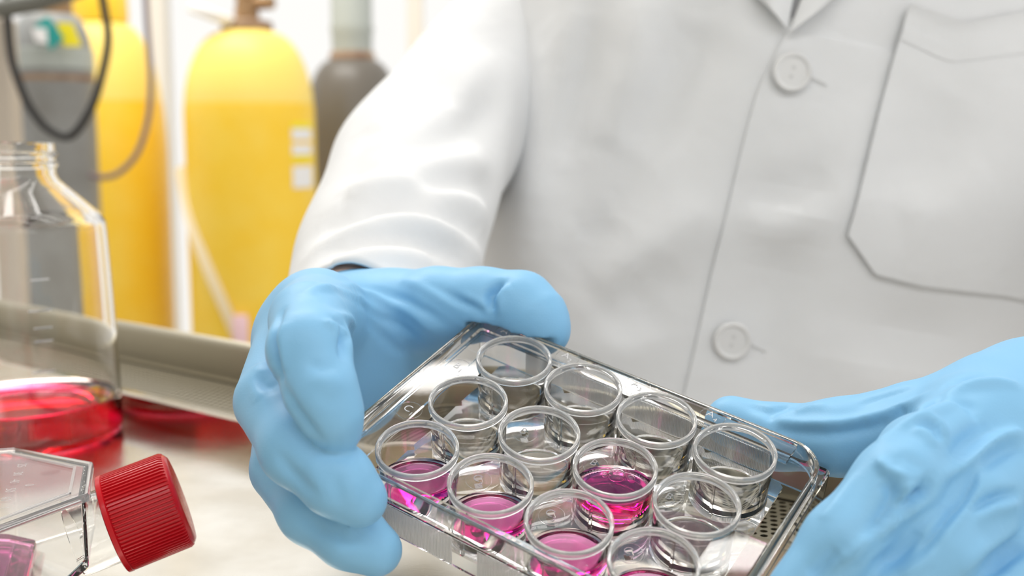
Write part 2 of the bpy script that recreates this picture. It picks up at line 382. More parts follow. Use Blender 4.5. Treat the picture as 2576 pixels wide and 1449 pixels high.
lp = [(1.2, -7.95, 1.4, 11.0), (1.2, -1.3, 1.4, 11.0), (1.35, -1.05, 1.3, 10.9), (1.6, -0.95, 1.2, 10.7), (2.3, -0.95, 1.0, 10.2), (2.5, -1.15, 0.9, 10.0), (2.5, -7.95, 0.9, 10.0)]
pmesh('raised_rim', *ring_sweep([rrect(i, z, a, b) for i, z, a, b in lp][::-1]), PLASTIC)
RO = 12.35
WPROF = [(0, -19.0), (10.9, -19.0), (11.35, -18.7), (11.55, -17.5), (11.85, -4.0), (11.9, -2.32), (11.16, -2.32), (10.85, -17.2), (10.6, -17.55), (0, -17.6)]
RPROF = [(11.17, -2.3), (11.95, -2.3), (12.3, -2.2), (RO, -2.0), (RO, -0.25), (12.22, -0.05), (12.0, 0.0), (11.55, 0.0), (11.35, -0.08), (11.22, -0.3), (11.17, -2.3)]
rmv, rmf = lathe(RPROF, 72); rmm = None
wv, wf = lathe(WPROF, 72)
# deck strips along the left and far margins, scalloped round the wells
def strip(t, near, far, z0=-2.7, z1=-1.5):      # t parameter samples -> points near(t), far(t)
    n = len(t); V = []
    for z in (z0, z1):
        V += [(*near(s), z) for s in t] + [(*far(s), z) for s in t]
    F = []
    for i in range(n - 1):
        F += [(i, i + 1, n + i + 1, n + i), (2 * n + i, 3 * n + i, 3 * n + i + 1, 2 * n + i + 1), (i, 2 * n + i, 2 * n + i + 1, i + 1), (n + i, n + i + 1, 3 * n + i + 1, 3 * n + i)]
    F += [(0, n, 3 * n, 2 * n), (n - 1, 3 * n - 1, 4 * n - 1, 2 * n - 1)]
    return V, F
def scallop(s, centres, cap):
    d = cap
    for c in centres:
        if abs(s - c) < RO + 0.06: d = max(d, math.sqrt((RO + 0.06) ** 2 - (s - c) ** 2))
    return d
ty = sorted(set(np.linspace(-66.1, 14.2, 150)) | {0.0})
pmesh('deck', *strip(ty, lambda s: (-22.4, s), lambda s: (-max(scallop(s, (0, -26, -52), 5.5), 5.5) if s < 11 else -5.5 if s < 12.35 else -5.5, s)), PLASTIC)
tx = np.linspace(-5.4, 92.0, 190)
pmesh('deck', *strip(tx, lambda s: (s, scallop(s, (0, 26, 52, 78), 5.5)), lambda s: (s, 14.25)), PLASTIC)
tx = np.linspace(-5.4, 99.0, 60)
pmesh('deck', *strip(tx, lambda s: (s, -66.15), lambda s: (s, -64.45)), PLASTIC)
tr = np.linspace(-66.1, -28.0, 80)
pmesh('deck', *strip(tr, lambda s: (78 + max(scallop(s, (-26, -52), 9.0), 9.0), s), lambda s: (99.9 - (9 - math.sqrt(max(81 - (s + 57) ** 2, 0)) if s < -57 else 0), s)), PLASTIC)
# low floor sheet between the wells, with a round hole for every well
V, F = [], []; n = 48
for c in range(4):
    for r in range(3):
        k = len(V); cx, cy = 26.0 * c, -26.0 * r
        for z in (-18.4, -17.3):
            for q in range(n):
                a = 2 * math.pi * (q + 0.5) / n; ca, sa = math.cos(a), math.sin(a); m = 13.0 / max(abs(ca), abs(sa))
                V += [(cx + m * ca, cy + m * sa, z), (cx + 11.75 * ca, cy + 11.75 * sa, z)]
        for q in range(n):
            p = (q + 1) % n; a, b = k + 2 * q, k + 2 * p; e = 2 * n
            F += [(a, a + 1, b + 1, b), (a + e, b + e, b + e + 1, a + e + 1), (a + 1, a + 1 + e, b + 1 + e, b + 1)]
pmesh('floor_sheet', V, F, PLASTIC)
# ribs joining neighbouring wells
rv, rf = prism([(-0.55, -0.42), (0.55, -0.42), (0.55, 0.42), (-0.55, 0.42)], -17.2, -3.2)
rv = [(x * (0.35 if z > -10 else 1), y, z) for x, y, z in rv]; rib_mesh = None
spots = [(26 * c + 13, -26 * r, 0) for c in range(3) for r in range(3)] + [(26 * c, -26 * r - 13, 1) for c in range(4) for r in range(2)] + [(26 * c, -65.3, 1) for c in range(4)]
for x, y, t in spots:
    if rib_mesh is None:
        o = pmesh('rib', [(b, a, z) for a, b, z in rv] if False else rv, rf, PLASTIC, None, 0); rib_mesh = o.data; first = o
        base0 = None
    else:
        o = bpy.data.objects.new('rib', rib_mesh); COL.objects.link(o); o.parent = PL
    o.rotation_euler = (0, 0, 0)
    Mr = Matrix.Translation(Vector((x * 1e-3, y * 1e-3, 0))) 
    # mesh is already expressed about BASE; rotate about the plate's z through the rib
    c0 = Vector((-BASE[0] * 1e-3, -BASE[1] * 1e-3, 0))
    o.matrix_local = Matrix.Translation(Vector((x * 1e-3, y * 1e-3, 0)) + c0) @ Matrix.Rotation(math.pi / 2 if not t else 0.0, 4, 'Z') @ Matrix.Translation(-c0)
# wells
WELL = {}; wm = None
for r in range(3):
    for c in range(4):
        if wm is None: o = pmesh('well', wv, wf, PLASTIC, None, 35); wm = o.data
        else: o = bpy.data.objects.new('well', wm); COL.objects.link(o); o.parent = PL
        o.location = (0.026 * c, -0.026 * r, 0); nm = 'ABC'[r] + str(c + 1); o['label'] = 'open round well marked ' + nm; WELL[nm] = o
        if rmm is None: q = pmesh('well_rim', rmv, rmf, RIMM, o, 35); rmm = q.data
        else: q = bpy.data.objects.new('well_rim', rmm); COL.objects.link(q); q.parent = o
# ridged grip bands on both long sides
def ridges(xa, xb, y, sgn, z0=-19.4, z1=-8.9, p=0.52):
    V, F = [], []
    for i in range(int((xb - xa) / p)):
        x = xa + i * p; k = len(V)
        for z, zz in ((z0, 0), (z1, 0)):
            V += [(x, y, z), (x + p * 0.25, y + sgn * 0.26, z), (x + p * 0.55, y + sgn * 0.26, z), (x + p * 0.8, y, z)]
        F += [(k, k + 1, k + 5, k + 4), (k + 1, k + 2, k + 6, k + 5), (k + 2, k + 3, k + 7, k + 6), (k + 3, k, k + 4, k + 7), (k + 4, k + 5, k + 6, k + 7), (k + 3, k + 2, k + 1, k)]
    if sgn > 0: F = [f[::-1] for f in F]
    return V, F
for a in ((-14, 24.5, Y0 - 0.02, -1), (33, 92, Y0 - 0.02, -1), (-5, 85, Y1 - 1.28, -1)):
    o = pmesh('ridge_band', *ridges(*a), FROST, None, 0); o['kind'] = 'stuff'
# moulded marks: ring and letters at the upper left of each well (on the deck at the margins, on the floor sheet inside)
def text_mesh(body, size, depth):
    cu = bpy.data.curves.new('t', 'FONT'); cu.body = body; cu.size = size; cu.extrude = depth / 2; cu.align_x = 'CENTER'; cu.align_y = 'CENTER'; cu.resolution_u = 3; cu.offset = -0.012 * size
    ob = bpy.data.objects.new('t', cu); COL.objects.link(ob); dg = bpy.context.evaluated_depsgraph_get()
    me = bpy.data.meshes.new_from_object(ob.evaluated_get(dg)); bpy.data.objects.remove(ob); bpy.data.curves.remove(cu)
    V = np.array([v.co[:] for v in me.vertices]); F = [tuple(p.vertices) for p in me.polygons]; bpy.data.meshes.remove(me); return V, F
def ring(cx, cy, z, r, wd=0.16, hgt=0.18, n=40):
    return ring_sweep_loops([[(cx + q * math.cos(2 * math.pi * k / n), cy + q * math.sin(2 * math.pi * k / n), zz) for k in range(n)] for q, zz in ((r, z), (r + wd, z), (r + wd, z + hgt), (r, z + hgt))])
def ring_sweep_loops(loops): return ring_sweep(loops)
for r in range(3):
    for c in range(4):
        edge = r == 0 or c == 0; z = -1.5 if edge else -17.3
        x, y = 26 * c - 13.0, -26 * r + 13.0
        if r == 0 and c > 0: x, y = 26 * c - 12.6, 11.6
        if r == 0 and c == 0: x, y = -10.5, 11.5
        a, fa = text_mesh('ABC'[r], 4.0 if edge else 4.2, 0.2); b, fb = text_mesh(str(c + 1), 2.5, 0.2)
        a = a + (x - 0.9, y + 0.5, z + 0.06); b = b + (x + 1.35, y - 1.2, z + 0.06)
        o = pmesh('letter_mark', *merge([(a, fa), (b, fb)]), MARK, None, 0); o['label'] = 'moulded mark ' + 'ABC'[r] + str(c + 1)
        pmesh('mark_ring', *ring(x, y, z, 3.9), PLASTIC)
# ---- liquid in the wells
UPP = PLR.T @ np.array([0, 0, 1.0]); SLX, SLY = -UPP[0] / UPP[2] * 0.55, -UPP[1] / UPP[2] * 0.55
def liquid(name, c, r, level, label):
    n = 64; rings = np.concatenate([np.linspace(0, 0.86, 10), [0.91, 0.95, 0.98, 1.0]]); cx, cy = 26.0 * c, -26.0 * r
    rw = lambda z: 10.87 + 0.02 * (z + 17.2) + 0.06
    V, F = [], []
    for i, q in enumerate(rings):
        for k in range(n):
            a = 2 * math.pi * k / n; x, y = 11.0 * q * math.cos(a), 11.0 * q * math.sin(a)
            z = level + SLX * x + SLY * y + 1.3 * max(0, (q - 0.8) / 0.2) ** 2.5
            z = max(z, -17.45); s = rw(z) / 11.0; V.append((cx + x * s, cy + y * s, z))
    m = len(rings); zb = -17.62
    for k in range(n): a = 2 * math.pi * k / n; V.append((cx + 10.75 * math.cos(a), cy + 10.75 * math.sin(a), zb + 0.1))
    V.append((cx, cy, zb))
    for i in range(m - 1):
        for k in range(n): p = (k + 1) % n; F.append((i * n + k, (i + 1) * n + k, (i + 1) * n + p, i * n + p))
    for k in range(n):
        p = (k + 1) % n; F.append(((m - 1) * n + k, m * n + k, m * n + p, (m - 1) * n + p)); F.append((m * n + k, (m + 1) * n, m * n + p))
    o = mesh(name, (np.asarray(V) - np.array([cx, cy, zb])) * 1e-3, F, PINK, None, 60)
    M = np.eye(4); M[:3, :3] = PLR; M[:3, 3] = plate([cx, cy, zb]); o.matrix_world = Matrix(M)
    return tag(o, label, 'liquid', 'pink medium in the wells')
liquid('pink_liquid', 0, 2, -12.6, 'shallow pink liquid in the well C1 beside the left fingertips')
liquid('pink_liquid', 1, 2, -12.4, 'shallow pink liquid in the well C2 at the near edge')
liquid('pink_liquid', 2, 2, -12.6, 'shallow pink liquid in the well C3 at the near edge')
liquid('pink_liquid', 3, 2, -13.0, 'shallow pink liquid in the well C4 at the bottom of the picture')
LB3 = liquid('pink_liquid', 2, 1, -8.4, 'deep pink liquid with bubbles in the middle well B3')
sv, sf = [], []
def sphere(rad, nu=20, nv=12, sq=1.0): return lathe([(rad * math.sin(math.pi * i / nv), -rad * sq * math.cos(math.pi * i / nv)) for i in range(nv + 1)], nu)
def shell(rad, t, sq):
    a, fa = sphere(rad, sq=sq); b, fb = sphere(rad - t, sq=sq); return merge([(a, fa), (b, [f[::-1] for f in fb])])
for bx, by, rad in ((-1.8, 5.4, 2.6), (2.2, 6.8, 1.25), (-5.2, 4.4, 1.0), (-4.2, 6.0, 0.7)):
    V, F = shell(rad, 0.10, 0.8); z = -8.4 + 17.62 + SLX * bx + SLY * by + 0.35 * rad
    mesh('bubble', (np.asarray(V) + (bx, by, z)) * 1e-3, F, PLASTIC, LB3, 180)

# ------------------------------------------------------------------ person: gloves, coat, body
PERSON = empty('person', tuple(P(1911, 524, 0.66) * (1, 1, 0) + np.array([0, 0, ZF])))
tag(PERSON, 'person in a white lab coat and blue gloves holding the plate', 'person')
def pm(name, V, F, m, parent=None, smooth=180, world=True):
    o = mesh(name, V, F, m, None, smooth); par = parent or PERSON
    bpy.context.view_layer.update(); o.parent = par; o.matrix_parent_inverse = par.matrix_world.inverted() if world else Matrix.Identity(4); return o
def K(*rows): return [(*P(a, b, d * 1e-3), r * 1e-3) for a, b, d, r in rows]
def plate_box(X):                               # distance to the plate's block (metres)
    q = (X - PLT.astype(np.float32)) @ PLR.astype(np.float32) * 1e3
    c = np.array([(X0 + X1) / 2, (Y0 + Y1) / 2, -10.3]); hlf = np.array([(X1 - X0) / 2, (Y1 - Y0) / 2, 9.75])
    e = np.abs(q - c) - hlf
    return (np.minimum(e.max(1), 0) + np.linalg.norm(np.maximum(e, 0), axis=1)) * 1e-3 - 0.0001
def grow(chains, h, carve=None, k_in=0.004, pad=0.006, clip=None):
    A = np.array([p for c, _ in chains for p in c]); lo = (A[:, :3] - A[:, 3:]).min(0) - pad; hi = (A[:, :3] + A[:, 3:]).max(0) + pad
    if clip is not None: lo = np.maximum(lo, clip[0]); hi = np.minimum(hi, clip[1])
    V, F = surface_nets(chains, carve, k_in, lo, hi, h)
    return relax(V, F, 2, 0.5), F

# left of the picture: thumb behind the far edge, three fingers curled round the near left corner
hand_a = [
    (K((905, 838, 455, 23.5), (880, 830, 425, 19), (800, 790, 380, 14)), 0.012),            # to index knuckle
    (K((905, 838, 455, 23.5), (830, 890, 410, 17), (748, 850, 380, 13.5)), 0.012),          # to middle knuckle
    (K((905, 840, 455, 23.5), (830, 935, 415, 17), (752, 940, 387, 13)), 0.012),            # to ring knuckle
    (K((905, 845, 455, 23), (850, 980, 420, 16), (795, 1015, 397, 12)), 0.012),             # to little knuckle
    (K((880, 830, 430, 18), (1000, 795, 412, 16.5), (1100, 776, 402, 14.2)), 0.014),        # ball of the thumb
    (K((930, 880, 418, 17), (900, 970, 408, 15)), 0.014),                                   # palm
    (K((1100, 776, 402, 14.2), (1210, 768, 397, 12.8), (1308, 776, 392, 13.2)), 0.004), (K((1308, 776, 392, 13.0), (1352, 812, 388, 11.2), (1382, 842, 385, 6.2)), 0.0015),
    (K((800, 790, 380, 14), (776, 806, 326, 11.4)), 0.006), (K((776, 806, 326, 11.3), (778, 880, 306, 10.8), (808, 985, 300, 9.2), (838, 1050, 301, 7.6), (856, 1088, 303, 5.4)), 0.0008),
    (K((748, 850, 380, 13.5), (686, 1010, 330, 11.2)), 0.005), (K((686, 1010, 330, 11.2), (752, 1125, 311, 10.4), (850, 1210, 306, 9.4), (905, 1256, 307, 7.6)), 0.0008),
    (K((752, 940, 387, 13), (716, 1178, 340, 10.4)), 0.005), (K((716, 1178, 340, 10.4), (790, 1280, 323, 9.9), (880, 1345, 317, 9.1), (946, 1384, 316, 7.4)), 0.0008),
    (K((795, 1015, 397, 12), (775, 1235, 360, 8.5), (850, 1290, 352, 8), (925, 1330, 352, 7)), 0.003)]
V, F = grow(hand_a, 0.00105, plate_box)
ST_A = [
    # groove beside the index finger and under its crook
    ([(700, 770), (676, 840), (682, 900), (700, 965)], -2.2, 1.2), ([(712, 800), (694, 860), (705, 950)], 0.8, 1.6), ([(700, 970), (745, 1050), (800, 1115)], -1.2, 1.2), ([(868, 812), (880, 850), (868, 900)], -1.6, 1.4),
    # wrinkles inside the crook of the index finger
    ([(820, 800), (850, 815), (862, 850)], 0.9, 1.0), ([(840, 790), (875, 805), (895, 840)], -0.8, 0.9), ([(855, 782), (890, 800), (905, 830)], 0.9, 1.0), ([(865, 850), (885, 845), (900, 835)], -0.7, 0.8),
    # tension folds over the ball of the thumb
    ([(760, 730), (820, 715), (900, 740), (990, 800)], 0.9, 1.5), ([(800, 722), (880, 735), (960, 790), (1040, 860)], -0.8, 1.3),
    ([(850, 705), (930, 725), (1010, 775), (1090, 850)], 0.8, 1.4), ([(900, 705), (980, 730), (1060, 785), (1120, 830)], -0.7, 1.3),
    ([(930, 800), (980, 860), (1030, 900)], -0.7, 1.4), ([(1000, 690), (1080, 720), (1150, 775)], 0.6, 1.5), ([(1050, 700), (1120, 730), (1200, 790)], -0.6, 1.2),
    # thumb joint crease
    ([(1262, 700), (1232, 728), (1226, 790)], -2.6, 1.3), ([(1275, 705), (1248, 740), (1243, 800)], 1.0, 1.6), ([(1120, 745), (1170, 765), (1215, 800)], -0.6, 1.2), ([(1150, 735), (1200, 760), (1222, 780)], 0.5, 1.1),
    # finger creases
    ([(780, 900), (810, 915), (850, 900)], -0.5, 1.2), ([(790, 940), (830, 950), (865, 940)], 0.45, 1.4), ([(800, 1000), (840, 1010), (880, 995)], -0.35, 1.4),
    ([(640, 930), (665, 960), (690, 955)], -1.0, 1.4), ([(650, 900), (640, 950), (650, 1000)], 0.7, 1.8),
    ([(860, 1180), (850, 1220), (870, 1260)], -0.45, 1.5), ([(790, 1140), (780, 1180), (800, 1220)], 0.4, 1.8), ([(900, 1190), (890, 1240), (905, 1280)], 0.35, 1.6),
    ([(830, 1330), (880, 1350), (930, 1340)], -0.4, 1.5), ([(740, 1290), (800, 1330), (880, 1345)], -0.5, 1.6), ([(690, 1140), (730, 1200), (790, 1250)], -0.8, 1.5)]
V = sculpt(V, F, [(p, a * 1.5, s_) for p, a, s_ in ST_A])
o = pm('glove', V, F, GLOVE); o['label'] = 'blue glove with the thumb behind the plate and three fingers curled round its corner'

# right of the picture: thumb along the far edge, fingers running down to the near right corner
hand_b = [
    (K((2760, 1060, 372, 26), (2600, 1060, 345, 24), (2460, 1085, 322, 16)), 0.014),
    (K((2760, 1080, 372, 26), (2640, 1150, 345, 22), (2570, 1130, 322, 15)), 0.014),
    (K((2760, 1100, 372, 26), (2700, 1200, 345, 20), (2660, 1220, 325, 14)), 0.014),
    (K((2760, 1120, 372, 24), (2760, 1250, 345, 18), (2740, 1320, 330, 12)), 0.014),
    (K((2600, 1040, 345, 20), (2480, 1022, 338, 13.0), (2300, 1062, 340, 12.0)), 0.010), (K((2300, 1062, 340, 12.0), (2110, 1100, 348, 11.4), (1960, 1098, 358, 9.8), (1840, 1062, 366, 8.6)), 0.002),
    (K((2460, 1085, 322, 15), (2315, 1150, 300, 11.2)), 0.006), (K((2315, 1150, 300, 11.2), (2255, 1220, 290, 10.6), (2120, 1365, 284, 9.6), (2010, 1490, 282, 8)), 0.0015),
    (K((2570, 1130, 322, 15), (2440, 1270, 296, 11.6)), 0.006), (K((2440, 1270, 296, 11.6), (2340, 1385, 286, 10.6), (2200, 1540, 280, 9)), 0.0015),
    (K((2660, 1220, 325, 14), (2590, 1400, 300, 11.5)), 0.006), (K((2590, 1400, 300, 11.5), (2480, 1500, 290, 10.2), (2340, 1600, 286, 8.5)), 0.0015),
    (K((2740, 1320, 330, 12), (2700, 1480, 308, 9.5), (2600, 1560, 300, 9), (2490, 1610, 300, 7.5)), 0.003)]
V, F = grow(hand_b, 0.00095, plate_box)
ST_B = [
    # long ridge and valley along the thumb
    ([(1945, 1052), (2020, 1062), (2120, 1058), (2230, 1028), (2330, 985)], 1.3, 1.6), ([(1935, 1068), (2030, 1082), (2140, 1076), (2250, 1045)], -1.0, 1.8),
    ([(1935, 1030), (1960, 1015), (1990, 1010)], -1.0, 1.6), ([(1990, 1030), (2030, 1015), (2080, 1010)], 0.6, 1.6), ([(1880, 1010), (1920, 1025), (1940, 1050)], -0.7, 1.4),
    ([(2150, 1010), (2220, 990), (2300, 965)], -0.5, 1.4), ([(2380, 960), (2430, 940), (2480, 935)], -0.8, 1.6), ([(2360, 1000), (2420, 965), (2500, 950), (2570, 960)], 1.1, 1.8),
    ([(2250, 1040), (2320, 1010), (2380, 985)], -1.2, 1.5),
    # knuckle folds
    ([(2200, 1110), (2270, 1065), (2340, 1030), (2400, 1000)], 1.3, 1.8), ([(2290, 1075), (2330, 1085), (2360, 1120)], 0.9, 1.5), ([(2340, 1040), (2370, 1060), (2385, 1090)], 0.9, 1.3), ([(2300, 1060), (2345, 1062), (2372, 1100)], -0.8, 1.2),
    ([(2400, 1000), (2440, 1010), (2470, 1050)], -0.8, 1.6),
    # index finger hollows and the loose folds of the back of the hand
    ([(2206, 1140), (2212, 1158), (2235, 1178), (2285, 1194)], 1.1, 1.2), ([(2250, 1140), (2300, 1150), (2330, 1180)], -0.6, 2.0),
    ([(2222, 1194), (2243, 1240), (2232, 1290), (2183, 1359)], -2.0, 1.6), ([(2363, 1194), (2312, 1257), (2262, 1306)], -2.4, 1.5), ([(2364, 1228), (2340, 1245), (2318, 1252)], -1.4, 1.0),
    ([(2290, 1200), (2268, 1250), (2215, 1320)], 1.2, 1.5), ([(2369, 1212), (2320, 1268), (2275, 1300), (2205, 1340), (2130, 1400), (2060, 1449)], 1.7, 1.4),
    ([(2454, 1165), (2432, 1235), (2390, 1290), (2344, 1339), (2300, 1400)], -1.5, 1.1), ([(2470, 1175), (2450, 1240), (2408, 1300), (2360, 1352)], 0.8, 1.2),
    ([(2576, 1076), (2517, 1096), (2446, 1151), (2375, 1200)], 1.8, 1.6), ([(2576, 1110), (2520, 1130), (2470, 1170)], -1.0, 1.8), ([(2500, 1060), (2440, 1100), (2400, 1150)], -1.2, 2.2),
    ([(2450, 1280), (2490, 1252), (2530, 1238), (2576, 1234)], -1.7, 1.2), ([(2460, 1300), (2500, 1272), (2576, 1262)], 0.9, 1.4), ([(2576, 1363), (2530, 1395), (2480, 1435)], -2.0, 1.6), ([(2576, 1330), (2520, 1355), (2470, 1390), (2420, 1449)], 1.2, 1.8),
    ([(2340, 1380), (2300, 1420), (2270, 1449)], 0.9, 1.4), ([(2310, 1330), (2260, 1380), (2190, 1449)], -1.1, 1.6), ([(2110, 1380), (2060, 1425), (2030, 1449)], -1.4, 1.8), ([(2150, 1180), (2110, 1240), (2060, 1310)], 0.7, 1.6)]
V = sculpt(V, F, [(p, a * 1.6, s_ * 0.85) for p, a, s_ in ST_B])
o = pm('glove', V, F, GLOVE); o['label'] = 'wrinkled blue glove with the thumb along the far edge of the plate'

# body under the coat: trunk, arms, wrists, neck
TO = P(1911, 524, 0.58); TA = math.radians(11)
TU = np.array([math.sin(TA), 0, math.cos(TA)]); TR = np.array([math.cos(TA), 0, -math.sin(TA)]); TN = np.array([0, -1.0, 0])
def T(x, z, y=0.0): return TO + TR * x + TU * z + TN * y
def TP(px, py, s=0.58 / 2850): return (((px - 1911) * 0.982 + (py - 524) * 0.191) * s, ((px - 1911) * 0.191 - (py - 524) * 0.982) * s)
def B4(p, r): return (*p, r)
body = [([B4(T(0, -0.32, -0.115), 0.088), B4(T(0, 0.02, -0.115), 0.088), B4(T(0, 0.14, -0.12), 0.082), B4(T(0, 0.24, -0.13), 0.06), B4(T(0, 0.36, -0.12), 0.05)], 0.03),
        ([B4(T(-0.07, 0.0, -0.11), 0.055), B4(T(-0.07, 0.18, -0.115), 0.05)], 0.03), ([B4(T(0.07, 0.0, -0.11), 0.055), B4(T(0.07, 0.18, -0.115), 0.05)], 0.03),
        ([B4(T(-0.03, 0.235, -0.125), 0.05), *K((1420, 0, 705, 36), (1225, 235, 655, 31), (1040, 510, 556, 29), (965, 700, 490, 28), (908, 805, 446, 25), (880, 805, 425, 18))], 0.03),
        ([B4(T(0.03, 0.235, -0.125), 0.05), *K((2960, -100, 690, 34), (3070, 250, 645, 29), (3085, 620, 562, 28), (2985, 900, 470, 26), (2850, 1035, 405, 24.5), (2690, 1070, 360, 19))], 0.03)]
V, F = grow(body, 0.004, None, 0.02)
o = pm('body', V, F, SKIN); o['label'] = 'bare skin of the wrists between glove and sleeve'

# ---- lab coat
HW, HD = 0.143, 0.105
STT = [  # soft folds of the coat front: pixels, height mm, half-width mm
    ([(1440, -40), (1400, 150), (1340, 420), (1290, 640)], 6, 9), ([(1520, 0), (1470, 250), (1420, 420)], -5, 8), ([(1600, -20), (1580, 180), (1500, 370)], 6, 11),
    ([(1760, 60), (1700, 220), (1600, 380)], -7, 14), ([(1300, 100), (1270, 300), (1240, 560)], 5, 5), ([(1450, 560), (1380, 650), (1300, 740)], 4, 10),
    ([(1560, 560), (1480, 640), (1420, 760)], -5, 11), ([(1780, 500), (1640, 620), (1480, 720)], 5, 12), ([(1640, 800), (1560, 880), (1500, 960)], 5, 12), ([(1700, 660), (1600, 780), (1540, 860)], -4, 10),
    ([(2060, 420), (2000, 480), (1880, 500)], -3, 8), ([(2100, 520), (1980, 560), (1860, 540)], 3, 8), ([(2000, 640), (1940, 760), (1900, 900)], -3, 10),
    ([(2400, 250), (2330, 380), (2300, 520)], -3, 16), ([(2500, 420), (2350, 520), (2260, 540)], 3, 14), ([(2200, 800), (2320, 870), (2480, 880)], -4, 14), ([(2100, 900), (2300, 960), (2500, 960)], 4, 12)]
STL = []
for pts, a, s in STT:
    q = spline([TP(*p) for p in pts], 24); STL.append((q, a * 1.6e-3, s * 1e-3))
def folds(x, z):
    x = np.asarray(x, float); z = np.asarray(z, float); y = np.zeros_like(x)
    for q, a, s in STL:
        d2 = np.full(x.shape, 9.0); j = np.zeros(x.shape)
        for i, (u, v) in enumerate(q):
            d = (x - u) ** 2 + (z - v) ** 2; m = d < d2; d2 = np.where(m, d, d2); j = np.where(m, i, j)
        y += a * np.sin(np.pi * (j + 1) / 25) ** 0.5 * np.exp(-0.5 * d2 / s ** 2)
    y += 0.0022 * np.sin(31 * x + 9 * z + 2 * np.sin(14 * z)) * np.cos(17 * z - 8 * x) + 0.0009 * np.sin(70 * x - 25 * z) * np.sin(48 * z + 10 * x)
    return y
def half_w(z, x=0.0): return HW + np.where(np.asarray(x) > 0, 0.075, 0.0) + 0.02 * smoothstep((-z - 0.05) / 0.25) + 0.01 * smoothstep((z - 0.05) / 0.1)
def front(x, z):                                # coat front: distance towards the viewer from the button plane
    hw = half_w(np.asarray(z), x); t = np.clip(np.abs(x) / hw, 0, 1); e = (1 - (1 - t ** 2.3) ** (1 / 2.3)) * HD
    return folds(x, z) * np.clip((1 - t) * 6, 0.0, 1) - e - 0.010 * np.asarray(z) / 0.1 * 0.3
zs = np.linspace(-0.36, 0.24, 150); na = 200; V = []
for z in zs:
    tap = 1 - 0.5 * float(smoothstep((z - 0.17) / 0.09))
    a = np.linspace(0, 2 * math.pi, na, endpoint=False); x = np.where(np.cos(a) > 0, half_w(z, 1.0), half_w(z, -1.0)) * np.sign(np.cos(a)) * np.abs(np.cos(a)) ** (2 / 2.3)
    yb = -HD - HD * np.abs(np.sin(a)) ** (2 / 2.3); yf = front(x, np.full(na, z))
    y = np.where(np.sin(a) >= 0, yf, yb)
    for xx, yy in zip(x, y): V.append(T(xx * tap, z, (yy + HD) * (0.5 + 0.5 * tap) - HD))
F = [(i * na + k, i * na + (k + 1) % na, (i + 1) * na + (k + 1) % na, (i + 1) * na + k) for i in range(len(zs) - 1) for k in range(na)]
COAT = pm('lab_coat', V, F, CLOTH); COAT['label'] = 'white lab coat'
def patch(name, fn, nu, nv, off, thick, m=CLOTH, parent=None, smooth=60):
    # a cloth panel lying on the coat front; fn(u,v) -> (x,z) in the coat's own axes
    Vt, Vb = [], []
    for i in range(nu + 1):
        for j in range(nv + 1):
            x, z = fn(i / nu, j / nv); Vt.append((x, z, off(i / nu, j / nv) if callable(off) else off))
    A = np.array(Vt); y = front(A[:, 0], A[:, 1]) + A[:, 2]
    Vt = [T(x, z, q) for (x, z, _), q in zip(A, y)]; Vb = [T(x, z, q - thick) for (x, z, _), q in zip(A, y)]
    n = len(Vt); id = lambda i, j: i * (nv + 1) + j; F = []
    for i in range(nu):
        for j in range(nv):
            q = (id(i, j), id(i + 1, j), id(i + 1, j + 1), id(i, j + 1)); F += [q, tuple(n + k for k in q[::-1])]
    rim = [id(i, 0) for i in range(nu)] + [id(nu, j) for j in range(nv)] + [id(i, nv) for i in range(nu, 0, -1)] + [id(0, j) for j in range(nv, 0, -1)]
    for a, b in zip(rim, rim[1:] + rim[:1]): F.append((b, a, n + a, n + b))
    return pm(name, Vt + Vb, F, m, parent or COAT, smooth)
def lerp(a, b, t): return (a[0] + (b[0] - a[0]) * t, a[1] + (b[1] - a[1]) * t)
# the overlapping front panel with its edge left of the buttons
edge = spline([TP(1968, 88), TP(1930, 160), TP(1893, 250), TP(1850, 430), TP(1800, 660), TP(1730, 985), TP(1650, 1350)], 60)
edge = edge[::-1]
def fpanel(u, v):
    e = edge[min(int(v * 59.999), 59)]; x1 = 0.20; uu = u ** 1.3; return (e[0] + (x1 - e[0]) * uu, e[1])
patch('front_panel', fpanel, 46, 80, lambda u, v: 0.0022 - 0.0018 * min(1, u * 1.2), 0.0016)
# pocket
pk = [TP(2268, 22), TP(2128, 590), TP(2205, 690), TP(2330, 722), TP(2576, 758), TP(2780, 800), TP(2890, 60), TP(2600, 30), TP(2410, 66)]
def pocket(u, v):
    # left side runs top-left -> lower-left with a clipped corner
    top = [pk[0], pk[8], pk[7], pk[6]]; bot = [pk[1], pk[2], pk[3], pk[4], pk[5]]
    def along(P_, t):
        d = [0]; 
        for a, b in zip(P_[:-1], P_[1:]): d.append(d[-1] + math.dist(a, b))
        s = t * d[-1]
        for i in range(len(P_) - 1):
            if s <= d[i + 1] + 1e-12: return lerp(P_[i], P_[i + 1], (s - d[i]) / max(d[i + 1] - d[i], 1e-9))
        return P_[-1]
    return lerp(along(bot, u), along(top, u), v)
patch('pocket', pocket, 44, 40, lambda u, v: 0.0052 - 0.0022 * min(1, u * 1.4) + (0.0012 if v > 0.985 else 0), 0.0026)
patch('pocket_hem', lambda u, v: (lambda a, b: lerp(a, b, 0.10 + 0.05 * v))(pocket(u, 1.0), pocket(u, 0.0)), 40, 3, lambda u, v: 0.0058 - 0.0022 * min(1, u * 1.4), 0.0012)
